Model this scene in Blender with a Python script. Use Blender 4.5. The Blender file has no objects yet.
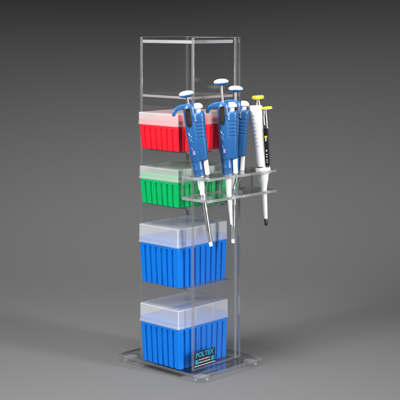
import bpy, bmesh, math, random
from mathutils import Vector, Matrix

random.seed(7)
S = bpy.context.scene
C = S.collection
PI = math.pi
MM = 0.001

# ------------------------------------------------------------------ camera
FPX = 1187.0                       # focal length in pixels of a 400 px wide frame
CAM_H = 0.5897 + 0.0125             # camera height over the table
cam_d = bpy.data.cameras.new('camera')
cam_d.sensor_width = 36.0
cam_d.lens = FPX / 400.0 * 36.0
cam_d.shift_y = -0.45              # level camera with falling front, as in product photography
cam_d.clip_start = 0.05
cam_d.clip_end = 100.0
cam = bpy.data.objects.new('camera', cam_d)
cam.location = (0, 0, CAM_H)
cam.rotation_euler = (PI / 2, 0, 0)
C.objects.link(cam)
S.camera = cam

# ------------------------------------------------------------------ world and lamps
W_ = bpy.data.worlds.new('World')
S.world = W_
W_.use_nodes = True
bg = W_.node_tree.nodes['Background']
bg.inputs['Color'].default_value = (1.0, 0.985, 0.96, 1)
bg.inputs['Strength'].default_value = 0.03

def area(name, loc, target, sx, sy, power, col=(1, 1, 1), spread=180):
    d = bpy.data.lights.new(name, 'AREA')
    d.shape = 'RECTANGLE'
    d.size, d.size_y = sx, sy
    d.energy = power
    d.color = col
    d.spread = math.radians(spread)
    o = bpy.data.objects.new(name, d)
    o.location = loc
    o.rotation_euler = (Vector(target) - Vector(loc)).to_track_quat('-Z', 'Y').to_euler()
    C.objects.link(o)
    return o

area('overhead_softbox', (-0.1, 1.26, 2.0), (-0.05, 1.31, 0.0), 1.3, 0.8, 19.5, spread=73)
area('left_softbox', (-1.6, 0.55, 1.25), (0.0, 2.0, 0.25), 0.8, 1.3, 10, spread=60)
area('added_right_fill', (1.7, 0.9, 0.9), (0.05, 2.0, 0.3), 0.35, 1.2, 7, spread=52)  # fill added on the right to lift the edges
area('background_light', (0.0, 3.2, 2.3), (0.0, 3.2, 0.0), 2.4, 0.3, 10, spread=62)
area('added_edge_light', (-1.25, 0.85, 1.05), (0.0, 2.0, 0.66), 0.2, 0.2, 1.1, spread=17)  # unseen lamp added to brighten the tower's upper edges

S.view_settings.view_transform = 'Standard'
S.view_settings.look = 'None'
S.view_settings.exposure = 0.0
S.view_settings.gamma = 1.0
S.render.engine = 'CYCLES'
S.cycles.max_bounces = 16
S.cycles.transparent_max_bounces = 48
S.cycles.transmission_bounces = 12
S.cycles.glossy_bounces = 8
S.cycles.use_denoising = True
S.cycles.sample_clamp_indirect = 4.0

# ------------------------------------------------------------------ materials
def mat(name):
    m = bpy.data.materials.new(name)
    m.use_nodes = True
    nt = m.node_tree
    nt.nodes.clear()
    out = nt.nodes.new('ShaderNodeOutputMaterial')
    return m, nt, out

def noise_bump(nt, scale, strength, dist=0.001, detail=4):
    tc = nt.nodes.new('ShaderNodeTexCoord')
    n = nt.nodes.new('ShaderNodeTexNoise')
    n.inputs['Scale'].default_value = scale
    n.inputs['Detail'].default_value = detail
    nt.links.new(tc.outputs['Object'], n.inputs['Vector'])
    b = nt.nodes.new('ShaderNodeBump')
    b.inputs['Strength'].default_value = strength
    b.inputs['Distance'].default_value = dist
    nt.links.new(n.outputs['Fac'], b.inputs['Height'])
    return n, b

def plastic(name, col, rough=0.35, spec=0.5, var=0.06, metal=0.0, bump=0.05, sss=0.0, scale=60):
    m, nt, out = mat(name)
    p = nt.nodes.new('ShaderNodeBsdfPrincipled')
    n, b = noise_bump(nt, scale, bump)
    r = nt.nodes.new('ShaderNodeMapRange')
    r.inputs['To Min'].default_value = 1 - var
    r.inputs['To Max'].default_value = 1 + var
    nt.links.new(n.outputs['Fac'], r.inputs['Value'])
    mx = nt.nodes.new('ShaderNodeVectorMath')
    mx.operation = 'SCALE'
    mx.inputs[0].default_value = col
    nt.links.new(r.outputs['Result'], mx.inputs['Scale'])
    nt.links.new(mx.outputs['Vector'], p.inputs['Base Color'])
    rr = nt.nodes.new('ShaderNodeMapRange')
    rr.inputs['To Min'].default_value = max(0.02, rough - 0.06)
    rr.inputs['To Max'].default_value = rough + 0.06
    nt.links.new(n.outputs['Fac'], rr.inputs['Value'])
    nt.links.new(rr.outputs['Result'], p.inputs['Roughness'])
    p.inputs['Metallic'].default_value = metal
    p.inputs['Specular IOR Level'].default_value = spec
    if sss:
        p.inputs['Subsurface Weight'].default_value = sss
        p.inputs['Subsurface Radius'].default_value = (0.004, 0.004, 0.004)
        p.inputs['Subsurface Scale'].default_value = 1.0
    nt.links.new(b.outputs['Normal'], p.inputs['Normal'])
    nt.links.new(p.outputs['BSDF'], out.inputs['Surface'])
    return m

def acrylic_face():
    m, nt, out = mat('clear_acrylic_face')
    t = nt.nodes.new('ShaderNodeBsdfTransparent')
    t.inputs['Color'].default_value = (0.985, 0.985, 0.988, 1)
    g = nt.nodes.new('ShaderNodeBsdfGlossy')
    g.inputs['Roughness'].default_value = 0.03
    g.inputs['Color'].default_value = (1, 1, 1, 1)
    lw = nt.nodes.new('ShaderNodeLayerWeight')     # Schlick reflectance, the same from either side of a face
    lw.inputs['Blend'].default_value = 0.5
    pw = nt.nodes.new('ShaderNodeMath'); pw.operation = 'POWER'
    pw.inputs[1].default_value = 5.0
    nt.links.new(lw.outputs['Facing'], pw.inputs[0])
    f = nt.nodes.new('ShaderNodeMath'); f.operation = 'MULTIPLY_ADD'
    f.inputs[1].default_value = 0.95; f.inputs[2].default_value = 0.03
    nt.links.new(pw.outputs['Value'], f.inputs[0])
    # a breath of dust and fine scratches
    n, b = noise_bump(nt, 9, 0.02, 0.002, 2)
    nt.links.new(b.outputs['Normal'], g.inputs['Normal'])
    mx = nt.nodes.new('ShaderNodeMixShader')
    nt.links.new(f.outputs['Value'], mx.inputs['Fac'])
    nt.links.new(t.outputs['BSDF'], mx.inputs[1])
    nt.links.new(g.outputs['BSDF'], mx.inputs[2])
    nt.links.new(mx.outputs['Shader'], out.inputs['Surface'])
    return m

def acrylic_edge(name, cloud, tint):
    m, nt, out = mat(name)
    g = nt.nodes.new('ShaderNodeBsdfGlass')
    g.inputs['IOR'].default_value = 1.49
    g.inputs['Roughness'].default_value = 0.12
    g.inputs['Color'].default_value = (tint, tint, tint * 1.02, 1)
    d = nt.nodes.new('ShaderNodeBsdfDiffuse')
    d.inputs['Color'].default_value = (0.6, 0.6, 0.62, 1)
    t = nt.nodes.new('ShaderNodeBsdfTranslucent')
    t.inputs['Color'].default_value = (0.7, 0.7, 0.72, 1)
    a = nt.nodes.new('ShaderNodeMixShader'); a.inputs['Fac'].default_value = 0.5
    nt.links.new(d.outputs['BSDF'], a.inputs[1]); nt.links.new(t.outputs['BSDF'], a.inputs[2])
    mx = nt.nodes.new('ShaderNodeMixShader'); mx.inputs['Fac'].default_value = cloud
    nt.links.new(g.outputs['BSDF'], mx.inputs[1]); nt.links.new(a.outputs['Shader'], mx.inputs[2])
    nt.links.new(mx.outputs['Shader'], out.inputs['Surface'])
    return m

def clear_soft():
    m, nt, out = mat('clear_rubber')
    t = nt.nodes.new('ShaderNodeBsdfTransparent')
    t.inputs['Color'].default_value = (0.95, 0.95, 0.96, 1)
    g = nt.nodes.new('ShaderNodeBsdfPrincipled')
    g.inputs['Base Color'].default_value = (0.62, 0.62, 0.63, 1)
    g.inputs['Roughness'].default_value = 0.12
    lw = nt.nodes.new('ShaderNodeLayerWeight'); lw.inputs['Blend'].default_value = 0.5
    pw = nt.nodes.new('ShaderNodeMath'); pw.operation = 'POWER'; pw.inputs[1].default_value = 3.0
    nt.links.new(lw.outputs['Facing'], pw.inputs[0])
    f = nt.nodes.new('ShaderNodeMath'); f.operation = 'MULTIPLY_ADD'
    f.inputs[1].default_value = 0.75; f.inputs[2].default_value = 0.05  # grazing faces whitened to paint the rim highlight of the feet
    nt.links.new(pw.outputs['Value'], f.inputs[0])
    mx = nt.nodes.new('ShaderNodeMixShader')
    nt.links.new(f.outputs['Value'], mx.inputs['Fac'])
    nt.links.new(t.outputs['BSDF'], mx.inputs[1]); nt.links.new(g.outputs['BSDF'], mx.inputs[2])
    nt.links.new(mx.outputs['Shader'], out.inputs['Surface'])
    return m

def frosted_lid(name, solid, through):
    m, nt, out = mat(name)
    t = nt.nodes.new('ShaderNodeBsdfTransparent')
    t.inputs['Color'].default_value = (0.95, 0.955, 0.96, 1)
    p = nt.nodes.new('ShaderNodeBsdfPrincipled')
    p.inputs['Base Color'].default_value = (0.80, 0.80, 0.795, 1)
    p.inputs['Roughness'].default_value = 0.28
    n, b = noise_bump(nt, 18, 0.10, 0.001, 2)
    nt.links.new(b.outputs['Normal'], p.inputs['Normal'])
    tl = nt.nodes.new('ShaderNodeBsdfTranslucent')
    tl.inputs['Color'].default_value = (0.78, 0.78, 0.775, 1)
    a = nt.nodes.new('ShaderNodeMixShader'); a.inputs['Fac'].default_value = through
    nt.links.new(p.outputs['BSDF'], a.inputs[1]); nt.links.new(tl.outputs['BSDF'], a.inputs[2])
    mx = nt.nodes.new('ShaderNodeMixShader'); mx.inputs['Fac'].default_value = solid
    nt.links.new(t.outputs['BSDF'], mx.inputs[1]); nt.links.new(a.outputs['Shader'], mx.inputs[2])
    nt.links.new(mx.outputs['Shader'], out.inputs['Surface'])
    return m

def paper():
    m, nt, out = mat('grey_paper')
    p = nt.nodes.new('ShaderNodeBsdfPrincipled')
    n, b = noise_bump(nt, 220, 0.06, 0.0006, 6)
    r = nt.nodes.new('ShaderNodeValToRGB')
    r.color_ramp.elements[0].color = (0.103, 0.103, 0.104, 1)
    r.color_ramp.elements[1].color = (0.115, 0.115, 0.116, 1)
    nt.links.new(n.outputs['Fac'], r.inputs['Fac'])
    nt.links.new(r.outputs['Color'], p.inputs['Base Color'])
    p.inputs['Roughness'].default_value = 0.75
    p.inputs['Specular IOR Level'].default_value = 0.25
    nt.links.new(b.outputs['Normal'], p.inputs['Normal'])
    nt.links.new(p.outputs['BSDF'], out.inputs['Surface'])
    return m

M = dict(
    face=acrylic_face(), edge=acrylic_edge('polished_acrylic_edge', 0.20, 0.70), back=acrylic_edge('back_acrylic_edge', 0.30, 0.85), whitened=acrylic_edge('whitened_acrylic_edge', 0.33, 0.85), rubber=clear_soft(), lid=frosted_lid('frosted_polypropylene', 0.265, 0.28), rim=frosted_lid('bright_edged_polypropylene', 0.46, 0.28), paper=paper(),  # whiter back, top and rack edges stand for caught light
    red=plastic('red_plastic', (0.78, 0.010, 0.024), 0.40, spec=0.3, sss=0.0),
    green=plastic('green_plastic', (0.0, 0.37, 0.10), 0.40, spec=0.3),
    blue=plastic('blue_plastic', (0.0, 0.135, 0.54), 0.40, spec=0.3),
    navy=plastic('pipette_blue', (0.012, 0.078, 0.225), 0.33, bump=0.03),
    navy_cap=plastic('pipette_cap_blue', (0.01, 0.10, 0.30), 0.35),
    white=plastic('white_plastic', (0.67, 0.67, 0.67), 0.32, var=0.02),
    black=plastic('black_plastic', (0.012, 0.012, 0.013), 0.30, var=0.3),
    yellow=plastic('yellow_plastic', (0.72, 0.50, 0.03), 0.35),
    steel=plastic('polished_steel', (0.80, 0.80, 0.80), 0.26, metal=1.0, var=0.05, bump=0.0),
    grey=plastic('grey_ink', (0.16, 0.16, 0.17), 0.5),
    print=plastic('small_print_ink', (0.35, 0.35, 0.35), 0.5), cyan=plastic('cyan_ink', (0.0, 0.19, 0.33), 0.45),
    lilac=plastic('lilac_ink', (0.22, 0.16, 0.34), 0.45),
    ink_white=plastic('white_ink', (0.5, 0.5, 0.52), 0.45), faded=plastic('faded_ink', (0.22, 0.27, 0.36), 0.45, var=0.4), glint=plastic('painted_glint', (0.022, 0.016, 0.012), 0.3),
)

# ------------------------------------------------------------------ placing: the tower's own axes in the world
RX, RY = 0.68334757, 0.73009322      # tower x axis (along its near side) in world
LX, LY = -RY, RX                     # tower y axis (along its open front)
ORG = Vector((-19 / FPX * 2.0, 2.0, 0.0125))
ANG = math.atan2(RY, RX)
def world(x, y, z):                  # millimetres in tower axes -> metres in the world
    x, y, z = x * MM, y * MM, z * MM
    return Vector((ORG.x + RX * x + LX * y, ORG.y + RY * x + LY * y, ORG.z + z))

# ------------------------------------------------------------------ helpers
def link(name, bm, mats, parent=None, smooth=30, bevel=0.0, seg=2, bevel_mat=-1):
    me = bpy.data.meshes.new(name)
    bmesh.ops.recalc_face_normals(bm, faces=bm.faces[:])
    bm.to_mesh(me); bm.free()
    for m in (mats if isinstance(mats, (list, tuple)) else [mats]):
        me.materials.append(m)
    if smooth:
        me.shade_smooth()
        me.set_sharp_from_angle(angle=math.radians(smooth))
    o = bpy.data.objects.new(name, me)
    C.objects.link(o)
    if parent: o.parent = parent
    if bevel:
        b = o.modifiers.new('bevel', 'BEVEL')
        b.width = bevel; b.segments = seg; b.limit_method = 'ANGLE'; b.angle_limit = math.radians(40)
        b.material = bevel_mat
        b.harden_normals = False
    return o

def thing(name, label, cat, loc, rot=(0, 0, 0), group=None):
    o = bpy.data.objects.new(name, None)
    o.empty_display_size = 0.02
    C.objects.link(o)
    o.location = loc; o.rotation_euler = rot
    o['label'] = label; o['category'] = cat
    if group: o['group'] = group
    return o

def dup(root, loc, rot, label):
    r = root.copy(); C.objects.link(r); r.location = loc; r.rotation_euler = rot; r['label'] = label
    for ch in list(root.children):
        c = ch.copy(); C.objects.link(c); c.parent = r
        for g in ch.children:
            d = g.copy(); C.objects.link(d); d.parent = c
    return r

def add_box(bm, x0, x1, y0, y1, z0, z1, mi=0):      # millimetres
    v = [bm.verts.new((x * MM, y * MM, z * MM)) for z in (z0, z1) for y in (y0, y1) for x in (x0, x1)]
    fs = []
    for q in ((0, 1, 3, 2), (4, 6, 7, 5), (0, 4, 5, 1), (2, 3, 7, 6), (0, 2, 6, 4), (1, 5, 7, 3)):
        f = bm.faces.new([v[i] for i in q]); f.material_index = mi; fs.append(f)
    return fs

def panel(name, parent, x0, x1, y0, y1, z0, z1, edge='edge'):    # acrylic sheet: clear faces, cut edges
    bm = bmesh.new()
    add_box(bm, x0, x1, y0, y1, z0, z1)
    d = (x1 - x0, y1 - y0, z1 - z0)
    ax = d.index(min(d))
    bm.normal_update()
    for f in bm.faces:
        f.material_index = 0 if abs(f.normal[ax]) > 0.9 else 1
    return link(name, bm, [M['face'], M[edge]], parent, smooth=30, bevel=0.0006, bevel_mat=1)

def add_prism(bm, pts, z0, z1, side_mi=0, cap_mi=0, axis='z'):
    def P(a, b, c):
        return {'z': (a, b, c), 'y': (a, c, b), 'x': (c, a, b)}[axis]
    lo = [bm.verts.new([k * MM for k in P(a, b, z0)]) for a, b in pts]
    hi = [bm.verts.new([k * MM for k in P(a, b, z1)]) for a, b in pts]
    n = len(pts)
    f = bm.faces.new(lo[::-1]); f.material_index = cap_mi
    f = bm.faces.new(hi); f.material_index = cap_mi
    for i in range(n):
        f = bm.faces.new((lo[i], lo[(i + 1) % n], hi[(i + 1) % n], hi[i])); f.material_index = side_mi

def add_loft(bm, rings, cap=True):                  # rings: lists of mm points
    vs = [[bm.verts.new((p[0] * MM, p[1] * MM, p[2] * MM)) for p in r] for r in rings]
    n = len(rings[0])
    for a, b in zip(vs, vs[1:]):
        for i in range(n):
            bm.faces.new((a[i], a[(i + 1) % n], b[(i + 1) % n], b[i]))
    if cap:
        bm.faces.new(vs[0][::-1]); bm.faces.new(vs[-1])

def superell(x0, x1, yh, z, e=2.6, n=40, yc=0.0):
    cx, a = (x0 + x1) / 2, (x1 - x0) / 2
    out = []
    for i in range(n):
        t = 2 * PI * i / n
        c, s = math.cos(t), math.sin(t)
        out.append((cx + a * math.copysign(abs(c) ** (2 / e), c), yc + yh * math.copysign(abs(s) ** (2 / e), s), z))
    return out

def add_lathe(bm, prof, cx=0, cy=0, n=36):          # prof: (r, z) in mm
    add_loft(bm, [[(cx + r * math.cos(2 * PI * i / n), cy + r * math.sin(2 * PI * i / n), z) for i in range(n)] for r, z in prof])

def rrect(x0, x1, y0, y1, r, k=6):
    out = []
    for cx, cy, a0 in ((x1 - r, y1 - r, 0), (x0 + r, y1 - r, PI / 2), (x0 + r, y0 + r, PI), (x1 - r, y0 + r, 1.5 * PI)):
        for i in range(k + 1):
            a = a0 + PI / 2 * i / k
            out.append((cx + r * math.cos(a), cy + r * math.sin(a)))
    return out

def add_text(bm, body, size, x, z, y, shear=0.0, bold=0.0, depth=0.15, width=None, mi=0):
    cu = bpy.data.curves.new('t', 'FONT')
    cu.body = body; cu.size = 1.0; cu.shear = shear; cu.offset = bold; cu.extrude = 0.02
    cu.align_x = 'LEFT'; cu.resolution_u = 4
    o = bpy.data.objects.new('t', cu); C.objects.link(o)
    dg = bpy.context.evaluated_depsgraph_get()
    me = bpy.data.meshes.new_from_object(o.evaluated_get(dg))
    xs = [v.co.x for v in me.vertices]; ys = [v.co.y for v in me.vertices]
    kx = (width or size) / max(1e-6, (max(xs) - min(xs))) if width else size
    kz = size / (max(ys) - min(ys))
    x_min, y_min = min(xs), min(ys)
    start = len(bm.verts)
    fstart = len(bm.faces)
    bm.from_mesh(me)
    bm.verts.ensure_lookup_table(); bm.faces.ensure_lookup_table()
    for v in bm.verts[start:]:
        c = v.co.copy()
        v.co = ((x + (c.x - x_min) * kx) * MM, (y - (depth if c.z > 0 else 0)) * MM, (z + (c.y - y_min) * kz) * MM)
    for f in bm.faces[fstart:]: f.material_index = mi
    bpy.data.objects.remove(o); bpy.data.curves.remove(cu); bpy.data.meshes.remove(me)

# ------------------------------------------------------------------ setting: seamless grey paper sweep
def build_backdrop():
    bm = bmesh.new()
    prof = [(-3.0, 0.0)]
    y0, r = 2.75, 1.5
    prof += [(y, 0.0) for y in (0.0, 1.2, 1.8, 2.3, 2.6)]
    for i in range(0, 33):
        a = PI / 2 * i / 32
        prof.append((y0 + r * math.sin(a), r - r * math.cos(a)))
    prof += [(y0 + r, 2.0), (y0 + r, 3.0), (y0 + r, 4.0)]
    xs = [-3.2 + 6.4 * i / 16 for i in range(17)]
    g = [[bm.verts.new((x, y, z)) for x in xs] for y, z in prof]
    for a, b in zip(g, g[1:]):
        for i in range(16):
            bm.faces.new((a[i], a[i + 1], b[i + 1], b[i]))
    o = link('backdrop', bm, M['paper'], smooth=60)
    o['kind'] = 'structure'
build_backdrop()

# ------------------------------------------------------------------ the clear tower
Z_SHELF = [137.2, 272.8, 367.2]      # tops of the shelves under the middle blue, green and red boxes
YN0, YN1 = -20.7, -14.7              # near side panel
YF0, YF1 = 103.7, 109.7              # far side panel
XF, XB0, XB1 = 10.0, 119.6, 128.5
tower = thing('acrylic_tower', 'tall clear acrylic tower with shelves on a square base plate', 'display stand', world(0, 0, 0), (0, 0, ANG))
bp = panel('base_plate', tower, -5.5, 150, -52, 150, -4.6, -0.2)
panel('side_panel', tower, XF, XB1, YN0, YN1, 0, 560)
panel('side_panel', tower, XF, XB1, YF0, YF1, 0, 560)
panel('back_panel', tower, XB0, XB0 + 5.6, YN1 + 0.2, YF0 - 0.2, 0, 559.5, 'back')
panel('top_panel', tower, XF + 0.4, 115.6, YN1 + 0.2, YF0 - 0.2, 549.6, 555.4, 'whitened')
panel('shelf', tower, XF + 0.4, 115.6, YN1 + 0.2, YF0 - 0.2, 455.5, 459.8, 'whitened')
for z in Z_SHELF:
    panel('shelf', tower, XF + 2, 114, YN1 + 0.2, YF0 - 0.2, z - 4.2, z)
for x, y in ((11, -37), (11, 133), (135, -37), (135, 133)):
    bm = bmesh.new()
    add_lathe(bm, [(9.6, -12.5), (11.2, -12.0), (11.6, -10.6), (10.8, -5.6), (10.2, -4.7)], x, y, 40)
    link('foot', bm, M['rubber'], tower, smooth=40)
# the sticker low on the near side panel
bm = bmesh.new(); add_box(bm, 10.6, 62, YN0 - 0.45, YN0 - 0.1, 6.0, 31.0)
sign = link('sticker', bm, M['black'], tower, bevel=0.0002)
sign['label'] = 'small black sticker with cyan lettering and a white rule along its foot'
bm = bmesh.new()
add_text(bm, 'POLTEX', 8.6, 13.4, 20.6, YN0 - 0.45, shear=0.12, bold=0.04, depth=0.12, width=46)
link('lettering', bm, M['cyan'], sign, smooth=0)
bm = bmesh.new()
add_box(bm, 10.6, 62, YN0 - 0.62, YN0 - 0.46, 6.1, 7.5)
def dashes(x0, x1, z0, z1):
    x = x0
    while x < x1:
        w = random.choice((1.0, 1.6, 2.3))
        h = random.uniform(0.75, 1.0) * (z1 - z0)
        add_box(bm, x, min(x + w, x1), YN0 - 0.60, YN0 - 0.46, z0, z0 + h)
        x += w + random.choice((0.5, 0.7, 1.2))
dashes(22, 49, 15.4, 17.6)
dashes(20, 50, 10.8, 13.0)
link('small_print', bm, M['print'], sign, smooth=0)
for x0 in (12.2, 52.0):
    bm = bmesh.new()
    add_prism(bm, rrect(x0, x0 + 7.6, 9.6, 17.6, 2.2), YN0 - 0.62, YN0 - 0.46, axis='y')
    link('emblem', bm, M['cyan'], sign, smooth=0)

# ------------------------------------------------------------------ pipette tip boxes
def rib_outline(x0, x1, y0, y1, nx, ny, gw=4.6, gd=2.6):
    """Counter-clockwise outline with vertical grooves pressed in between wide ribs."""
    pts = []
    def side(ax, ay, bx, by, n):
        L = math.hypot(bx - ax, by - ay)
        ux, uy = (bx - ax) / L, (by - ay) / L
        ix, iy = -uy, ux                       # inward
        p = L / n
        pts.append((ax + ux * 1.4, ay + uy * 1.4))
        for k in range(1, n):
            s = p * k
            for ds, dd in ((-gw / 2 - 0.3, 0), (-gw / 2, 0.3), (-gw / 2 + 0.7, gd), (gw / 2 - 0.7, gd), (gw / 2, 0.3), (gw / 2 + 0.3, 0)):
                pts.append((ax + ux * (s + ds) + ix * dd, ay + uy * (s + ds) + iy * dd))
        pts.append((bx - ux * 1.4, by - uy * 1.4))
    side(x0, y0, x1, y0, nx); side(x1, y0, x1, y1, nx and ny)
    side(x1, y1, x0, y1, nx); side(x0, y1, x0, y0, ny)
    return pts

BX0, BX1, BY0, BY1 = 0.0, 117.0, 4.2, 93.6     # foot of a box; the lid overhangs
LX0, LX1, LY0, LY1 = -6.0, 121.0, 0.8, 97.3
def make_box(label, colour, hb, hl, loc, twist=0.0):
    t = thing('tip_box', label, 'tip box', loc, (0, 0, ANG + math.radians(twist)), 'pipette tip boxes on the shelves of the tower')
    bm = bmesh.new()
    def ring(z, g, top):
        k = z / hb
        fl = 2.6 * k + g
        return [(x, y, z) for x, y in rib_outline(BX0 - fl * 1.5 , BX1 + fl * 0.8, BY0 - fl * 0.7, BY1 + fl * 0.7, 9, 7)]
    add_loft(bm, [ring(0.2, -1.0, 0), ring(1.4, 0, 0), ring(hb - 5.5, 0, 1), ring(hb - 4.2, -1.2, 1)])
    fl = 2.6
    r0 = rrect(BX0 - fl * 1.5 + 0.6, BX1 + fl * 0.8 - 0.6, BY0 - fl * 0.7 + 0.6, BY1 + fl * 0.7 - 0.6, 3)
    add_loft(bm, [[(x, y, z) for x, y in r0] for z in (hb - 5.0, hb + 0.6)])
    body = link('body', bm, colour, t, smooth=28)
    # tray holding the tips, rising into the lid
    bm = bmesh.new()
    i = 2.3
    tr = 8.5
    add_loft(bm, [[(x, y, z) for x, y in rrect(LX0 + i + e, LX1 - i - e, LY0 + i + e, LY1 - i - e, 3)] for z, e in ((hb + 0.7, 0), (hb + tr, 0), (hb + tr + 0.8, 0.8))])
    tray = link('tip_tray', bm, colour, t, smooth=28)
    # lid: thin shell with a skirt
    bm = bmesh.new()
    z0, z1 = hb - 0.6, hb + hl
    def lr(z, e, r):
        return [(x, y, z) for x, y in rrect(LX0 + e, LX1 - e, LY0 + e, LY1 - e, r)]
    rings = [lr(z0, 0.0, 3.6), lr(z0 + 3.0, 0.0, 3.6), lr(z0 + 3.6, 0.7, 3.4), lr(z1 - 1.3, 1.0, 2.6), lr(z1 - 0.4, 1.25, 2.4), lr(z1, 1.9, 2.0)]
    vs = [[bm.verts.new((p[0] * MM, p[1] * MM, p[2] * MM)) for p in r] for r in rings]
    n = len(vs[0])
    for q, (a, b) in enumerate(zip(vs, vs[1:])):
        for k in range(n):
            f = bm.faces.new((a[k], a[(k + 1) % n], b[(k + 1) % n], b[k]))
            if q in (3, 4) or k % 7 in (2, 3): f.material_index = 1    # milkier plastic, painting the bright line along its edges
    bm.faces.new(vs[-1])
    lid = link('lid', bm, [M['lid'], M['rim']], t, smooth=35)
    so = lid.modifiers.new('shell', 'SOLIDIFY'); so.thickness = 0.0014; so.offset = -1
    for k in (0.36, 0.70):                      # stiffening ribs inside the long walls
        xr = LX0 + (LX1 - LX0) * k
        for ya, yb in ((LY0 + 2.9, LY0 + 4.3), (LY1 - 4.3, LY1 - 2.9)):
            bm = bmesh.new()
            add_box(bm, xr - 0.6, xr + 0.6, ya, yb, hb + tr + 1.4, z1 - 2.4)
            link('stiffening_rib', bm, M['lid'], lid, smooth=0)
    return t

make_box('red tip box with frosted lid on the topmost shelf', M['red'], 43.2, 20.4, world(-6.5, -5.5, Z_SHELF[2] + 0.1), 0.7)
make_box('green tip box with frosted lid below the red one', M['green'], 43.8, 20.8, world(-6.5, -5.5, Z_SHELF[1] + 0.1), -0.5)
bb = make_box('tall blue tip box on the shelf below the green one', M['blue'], 69.6, 30.8, world(-6.5, -5.5, Z_SHELF[0] + 0.1))
dup(bb, world(-4.0, -4.5, 0.0), (0, 0, ANG - 0.008), 'tall blue tip box standing on the base plate behind the black sticker')

# ------------------------------------------------------------------ rack plates with slots for the pipettes
ZU, ZL = 331.0, 296.0                  # tops of the two plates
#            x, y at the upper plate, tilt, yaw, slot half widths upper / lower
POS = dict(a=(-0.9, -44.0, -9.2, 0, 7.6, 9.0), b=(51.0, -60.0, -4.1, 0, 7.6, 9.0),
           c=(93.0, -37.6, 1.0, 0, 7.6, 9.0), d=(134.0, -67.0, -3.6, 0, 10.2, 8.0))
rack = thing('pipette_rack', 'clear acrylic rack of two slotted plates clipped to the tower side', 'pipette rack', world(0, 0, 0), (0, 0, ANG))
RX0, RX1, RYB, RYO = -21.5, 156.0, YN0 - 0.3, -81.0
def slotted(name, ztop, th, low):
    loops = [rrect(RX0, RX1, RYO, RYB, 3.0, 5)]
    for k in 'abcd':
        x, y, tilt, yaw, wu, wl = POS[k]
        w = wl if low else wu
        if low:
            dX = math.tan(math.radians(-tilt)) * (ZU - ZL)
            x, y = x + dX * RX, y - dX * RY
        s = 0.0 if k == 'd' else 6.0             # room for the ejector strip
        ux, uy = RX, -RY
        a0 = math.atan2(uy, ux)
        pts = []
        for cx, cy, st in ((x + ux * s, y + uy * s, a0 - PI / 2), (x, y, a0 + PI / 2)):
            pts += [(cx + w * math.cos(st + PI * q / 14), cy + w * math.sin(st + PI * q / 14)) for q in range(15)]
        loops.append(pts[::-1])
    cu = bpy.data.curves.new('plate', 'CURVE'); cu.dimensions = '2D'; cu.fill_mode = 'BOTH'; cu.extrude = th * MM / 2
    for L in loops:
        sp = cu.splines.new('POLY'); sp.points.add(len(L) - 1); sp.use_cyclic_u = True
        for q, (x, y) in enumerate(L): sp.points[q].co = (x * MM, y * MM, 0, 1)
    o = bpy.data.objects.new('plate', cu); C.objects.link(o)
    me = bpy.data.meshes.new_from_object(o.evaluated_get(bpy.context.evaluated_depsgraph_get()))
    bm = bmesh.new(); bm.from_mesh(me)
    bpy.data.objects.remove(o); bpy.data.curves.remove(cu); bpy.data.meshes.remove(me)
    bmesh.ops.remove_doubles(bm, verts=bm.verts[:], dist=1e-6)
    bmesh.ops.translate(bm, verts=bm.verts[:], vec=(0, 0, (ztop - th / 2) * MM))
    bm.normal_update()
    for f in bm.faces: f.material_index = 0 if abs(f.normal.z) > 0.9 else 1
    return link(name, bm, [M['face'], M['whitened']], rack, smooth=30, bevel=0.0004, bevel_mat=1)
slotted('upper_plate', ZU, 4.5, False)
slotted('lower_plate', ZL, 4.5, True)
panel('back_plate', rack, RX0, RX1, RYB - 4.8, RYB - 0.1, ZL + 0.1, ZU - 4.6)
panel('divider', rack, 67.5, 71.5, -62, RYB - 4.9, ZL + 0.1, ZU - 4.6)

# ------------------------------------------------------------------ pipettes
def place(k, z_at_plate):
    """Base point and rotation of a pipette whose axis pierces the upper plate at POS[k] with local height z_at_plate."""
    x, y, tilt, yaw, _, _ = POS[k]
    p = world(x, y, ZU)
    rot = Matrix.Rotation(math.radians(yaw), 3, 'Z') @ Matrix.Rotation(math.radians(tilt), 3, 'Y')
    base = p - rot @ Vector((0, 0, z_at_plate * MM))
    return base, rot.to_euler()

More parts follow.
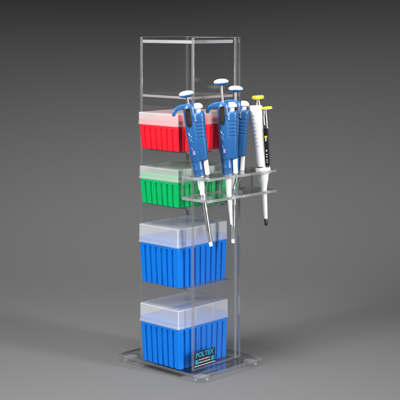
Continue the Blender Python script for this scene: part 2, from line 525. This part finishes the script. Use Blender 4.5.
def blue_pipette(label, loc, rot, rod=13.0, metal=True, ext=0.0):
    t = thing('pipette', label, 'pipette', loc, rot, 'pipettes hanging in the clear rack')
    # handle: main tube
    bm = bmesh.new()
    sec = [(138, -9.6, 10.0, 10.0), (150, -10.4, 10.8, 10.8), (185, -11.0, 11.4, 11.6), (205, -10.8, 11.6, 12.0), (222, -10.0, 11.8, 12.2), (229, -9.6, 11.6, 12.0), (232, -7.6, 9.6, 10.2), (232.8, -5.4, 7.4, 8.0)]
    add_loft(bm, [superell(a, b, h, z, 2.3) for z, a, b, h in sec])
    handle = link('handle', bm, M['navy'], t, smooth=35)
    # ejector housing beside the tube, with the grooves for the thumb
    bm = bmesh.new()
    def hx(z):
        k = (z - 138) / 80.0
        return 2.0 + 1.5 * k, 19.0 + 5.6 * min(1, k), 10.6 + 2.0 * k
    rings = []
    zs = [(137.6, 1.0), (138.6, 0.2), (140, 0)]
    for zg in (176, 182, 188, 194, 200):
        zs += [(zg - 1.3, 0), (zg - 0.6, 0.8), (zg + 0.6, 0.8), (zg + 1.3, 0)]
    zs += [(210, 0), (213, 0), (215.8, 0.8), (217.4, 2.4)]
    for z, g in zs:
        a, b, h = hx(z)
        rings.append(superell(a + g, b - g, h - g, z, 2.8, 40, -0.8))
    add_loft(bm, rings)
    link('ejector_housing', bm, M['navy'], t, smooth=35)
    # finger hook
    bm = bmesh.new()
    top = [(4, 232.6), (-4, 234.0), (-12, 234.0), (-19, 232.2), (-25.0, 228.6), (-28.4, 223.0), (-29.4, 217.6)]
    bot = [(-24.6, 216.4), (-22.6, 220.6), (-19.8, 223.8), (-16.0, 225.8), (-11, 226.2), (-8, 222.0), (4, 222)]
    add_prism(bm, (top + bot)[::-1], -7.5, 7.5, axis='y')
    link('finger_hook', bm, M['navy'], t, smooth=40, bevel=0.0016, seg=3)
    # black grip window on the tube
    bm = bmesh.new()
    add_loft(bm, [superell(a, b, 3.2, z, 4.5, 36, -10.4) for z, a, b in ((196.5, -6.5, -1.0), (198, -7.6, 0.6), (212, -8.0, 2.6), (225, -8.0, 4.2), (226.6, -6.6, 3.0))])
    link('volume_window', bm, M['black'], handle, smooth=35)
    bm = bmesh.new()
    add_prism(bm, [(-4.6, 202), (-1.2, 202), (1.0, 221.5), (-4.4, 221.5)], -13.85, -13.3, axis='y')  # brown patch painted in for a glint on the black window
    link('window_glint', bm, M['glint'], handle, smooth=0, bevel=0.0003)
    # plunger
    bm = bmesh.new()
    add_lathe(bm, [(3.6, 231), (3.6, 234.5), (2.2, 235.2), (2.2, 234 + rod)])
    pl = link('plunger', bm, M['steel'], t, smooth=35)
    zc = 233 + rod
    bm = bmesh.new()
    add_lathe(bm, [(4.5, zc), (8, zc + 0.6), (11.6, zc + 2.8), (12.2, zc + 4.4), (12.0, zc + 5.0)], n=44)
    link('cap_skirt', bm, M['navy_cap'], pl, smooth=35)
    bm = bmesh.new()
    add_lathe(bm, [(12.3, zc + 5.1), (12.6, zc + 6.2), (11.6, zc + 8.4), (8.6, zc + 10.2), (4.6, zc + 11.1), (1.0, zc + 11.4)], n=44)
    link('plunger_cap', bm, M['white'], pl, smooth=50)
    # ejector button
    bm = bmesh.new()
    add_loft(bm, [superell(13.5 - a, 13.5 + a, h, z, 2.6, 36) for z, a, h in ((208, 5.8, 5.6), (226, 5.6, 5.4))])
    add_loft(bm, [superell(13.5 - a - e, 13.5 + a, h, z, 2.3, 36) for z, a, h, e in ((222.4, 6.4, 6.0, 0), (223.6, 9.6, 8.4, 0.8), (225.4, 10.4, 9.2, 1.0), (228.8, 9.4, 8.4, 0.6), (231.4, 6.4, 6.0, 0), (232.4, 1.5, 1.5, 0))])
    link('ejector_button', bm, M['white'], t, smooth=45)
    # white marks on the handle
    bm = bmesh.new()
    for z in (206.0, 211.5):
        for s in (-1, 1):
            pts = [(6.6, z), (9.4, z + s * 2.3), (9.9, z + s * 1.5), (7.4, z - 0.0)]
            add_prism(bm, pts, -14.0, -12.9, axis='y')
    link('arrow_mark', bm, M['ink_white'], handle, smooth=0)
    bm = bmesh.new()                            # worn printing on the tube
    rr = random.Random(3)
    def yf(x, z):                               # front of the tube
        k = max(-1, min(1, (x - 0.2) / 11.0))
        return -11.6 * (1 - abs(k) ** 2.3) ** (1 / 2.3)
    for x, z, w, h in ((-8.0, 186, 2.6, 1.2), (-7.4, 183.4, 3.4, 1.7), (-6.2, 181.4, 1.6, 1.2), (-4.2, 179.6, 2.4, 1.0), (-7.6, 177, 2.0, 1.3), (-4.6, 174.6, 1.3, 2.0), (-6.8, 172.6, 2.4, 0.9), (-3.6, 170.8, 1.6, 1.0), (-6.4, 160.4, 2.2, 0.8), (-5.4, 157.8, 2.8, 0.9)):
        y = max(yf(x, z), yf(x + w, z)) + 0.9
        pts = [(x + w / 2 + w / 2 * rr.uniform(0.6, 1) * math.cos(2 * PI * q / 9), z + h * rr.uniform(0.6, 1) * math.sin(2 * PI * q / 9)) for q in range(9)]
        add_prism(bm, pts, min(yf(x, z), yf(x + w, z)) - 0.25, y, axis='y')
    link('worn_print', bm, M['faded'], handle, smooth=0)
    bm = bmesh.new()
    add_loft(bm, [superell(-5.0, -0.8, 1.4, q, 3, 20, -10.6) for q in (149, 155.5)])
    link('colour_sticker', bm, M['lilac'], handle, smooth=35)
    # barrel, ejector arm
    bm = bmesh.new()
    add_lathe(bm, [(8.2, 112.4), (8.9, 113.2), (9.1, 122), (9.3, 122.6), (9.3, 124), (9.1, 124.6), (9.5, 139)])
    link('barrel', bm, M['navy'], t, smooth=35)
    bm = bmesh.new()
    add_loft(bm, [superell(x - w, x + w, h, z, 4, 28, -2) for z, x, w, h in ((112.6, 13.4, 3.2, 4.4), (113.4, 13.4, 3.8, 5.0), (138, 14.0, 4.0, 5.2))])
    arm = link('ejector_arm', bm, M['white'], t, smooth=35)
    bm = bmesh.new()
    path = [(13.4, 113), (13.2, 106), (11.0, 99), (7.8, 91), (6.0, 84), (5.2, 78)]
    add_prism(bm, [(x + 1.2, z) for x, z in path] + [(x - 1.2, z) for x, z in path[::-1]], -4.5, -0.5, axis='y')
    link('ejector_strip', bm, M['steel'], arm, smooth=40, bevel=0.0003)
    # nozzle
    if metal:
        bm = bmesh.new()
        add_lathe(bm, [(6.6, 112.3), (6.6, 107), (5.7, 106), (5.5, 92), (5.2, 90.5), (4.4, 88), (4.0, 78)])
        link('collar', bm, M['white'], t, smooth=35)
        bm = bmesh.new()
        add_lathe(bm, [(4.6, 81), (4.7, 80), (4.5, 55), (4.6, 54.5), (4.6, 53), (4.2, 52.5), (3.7, 24 - ext / 2), (3.8, 23.6 - ext / 2), (3.8, 22 - ext / 2), (3.5, 21.6 - ext / 2), (3.3, 7.4 - ext), (2.9, 7 - ext)])
        link('shaft', bm, M['steel'], t, smooth=35)
        bm = bmesh.new()
        add_lathe(bm, [(2.8, 7.6 - ext), (3.1, 6.6 - ext), (2.8, 0.4 - ext), (2.0, -ext)])
        link('tip_cone', bm, M['white'], t, smooth=35)
    else:
        bm = bmesh.new()
        add_lathe(bm, [(6.8, 112.3), (6.8, 107), (5.9, 106), (5.3, 90), (4.6, 78), (3.7, 62), (3.0, 48)])
        link('collar', bm, M['white'], t, smooth=35)
        bm = bmesh.new()
        add_lathe(bm, [(2.9, 48.4), (2.9, 46), (2.5, 45.5), (1.9, 27), (1.3, 26.5)])
        link('tip_cone', bm, M['white'], t, smooth=35)
    return t

la, ra = place('a', 112.2)
lb, rb = place('b', 112.2)
lc, rc = place('c', 112.2)
blue_pipette('blue pipette at the left end of the rack leaning most, with steel shaft', la, ra, rod=11.0, ext=6.0)
blue_pipette('blue pipette with steel shaft tucked behind another, next to the white pipette', lc, rc, rod=13.5, ext=13.0)
blue_pipette('blue pipette with its plunger raised highest and an all white nozzle', lb, rb, rod=28.0, metal=False)

def white_pipette(label, loc, rot):
    t = thing('pipette', label, 'pipette', loc, rot, 'pipettes hanging in the clear rack')
    bm = bmesh.new()
    add_loft(bm, [superell(a, b, h, z, 2.6) for z, a, b, h in ((100, -9.4, 4.6, 9.4), (135, -11.6, 3.6, 9.6), (166, -14.2, 4.0, 10.0), (196, -17.6, 5.6, 10.4), (205, -18.6, 6.0, 10.2), (207.6, -17.6, 5.2, 9.2), (208.4, -15.0, 3.4, 7.0))])
    h = link('handle', bm, M['white'], t, smooth=35)
    bm = bmesh.new()
    for i in range(9):
        z = 138 + i * 6.6
        k = (z - 135) / 60
        t0 = (z - 135) / 61.0                     # follow the curved front of the handle
        xa, xb, dep = -11.6 - 6.0 * t0, 3.6 + 2.0 * t0, 9.6 + 0.8 * t0
        def front(x):
            return dep * (1 - min(1, abs((x - (xa + xb) / 2) / ((xb - xa) / 2))) ** 2.6) ** (1 / 2.6)
        x0 = xa + 3.2
        x1 = x0 + (4.6 if i % 2 == 0 else 3.0)
        xm = (x0 + x1) / 2
        top = [(x, -front(x) - 0.14) for x in (x0, xm, x1)]
        add_prism(bm, top + [(x, y + 0.7) for x, y in top[::-1]], z, z + 0.8)
    link('scale_mark', bm, M['grey'], h, smooth=0)
    bm = bmesh.new(); add_loft(bm, [superell(-9.9, 3.6, 9.9, z, 2.6) for z in (101.2, 102.6)])
    link('seam', bm, M['black'], h, smooth=35)
    # metal and black mechanism on the right
    bm = bmesh.new()
    add_loft(bm, [superell(a, b, 6.5, z, 4, 32) for z, a, b in ((100, 2.5, 13.6), (170, 3.0, 14.4), (174, 3.4, 13.4))])
    mech = link('mechanism', bm, M['steel'], t, smooth=35)
    bm = bmesh.new()
    add_loft(bm, [superell(a, b, 2.0, z, 6, 28, -5.4) for z, a, b in ((103, 4.6, 12.6), (168, 4.8, 13.2))])
    lab = link('black_label', bm, M['black'], mech, smooth=35)
    bm = bmesh.new()
    for z, w, hh in ((128, 2.2, 3.4), (122.5, 3.0, 1.4), (118, 2.0, 2.4), (113, 3.2, 1.2), (146, 2.4, 6.0), (109, 2.0, 1.6)):
        add_box(bm, 8.2 - w / 2, 8.2 + w / 2, -7.6, -7.3, z, z + hh)
    link('label_print', bm, M['ink_white'], mech, smooth=0)
    bm = bmesh.new(); add_box(bm, 6.2, 10.8, -7.65, -7.3, 152, 155.2)
    link('label_stripe', bm, M['yellow'], mech, smooth=0)
    bm = bmesh.new(); add_lathe(bm, [(4.2, 172), (4.2, 190), (3.4, 190.6), (3.4, 202)], 10.5, 0)
    ej = link('ejector_rod', bm, M['steel'], t, smooth=35)
    bm = bmesh.new(); add_lathe(bm, [(9.8, 200.4), (10.8, 201), (10.8, 203.6), (9.8, 204.6)], 12.4, 0, 40)
    link('ejector_button', bm, M['yellow'], ej, smooth=35)
    bm = bmesh.new(); add_lathe(bm, [(4.6, 206), (4.6, 213), (3.6, 213.6), (3.6, 221)], -0.5, 0)
    pl = link('plunger', bm, M['steel'], t, smooth=35)
    bm = bmesh.new(); add_lathe(bm, [(7.2, 218.4), (9.8, 219.2), (10.6, 220.4), (10.6, 223.4), (9.2, 224.8), (2, 225.2)], -0.5, 0, 40)
    link('plunger_cap', bm, M['yellow'], pl, smooth=35)
    bm = bmesh.new()
    add_lathe(bm, [(11.4, 89.6), (12.8, 90.4), (13.2, 93), (13.0, 99), (12.2, 100.2)], 0.4, 0, 44)
    link('collar', bm, M['white'], t, smooth=35)
    bm = bmesh.new()
    add_lathe(bm, [(9.6, 89.5), (9.5, 85), (8.4, 78), (6.2, 70), (5.3, 65), (4.9, 62), (3.2, 12)], n=40)
    link('nozzle', bm, M['white'], t, smooth=45)
    bm = bmesh.new()
    add_lathe(bm, [(2.9, 12.6), (3.3, 11.8), (2.9, 0.8), (2.2, 0)])
    link('tip_cone', bm, M['black'], t, smooth=35)
    return t
ld, rd = place('d', 96.5)
white_pipette('white pipette with two yellow buttons at the right end of the rack', ld, rd)
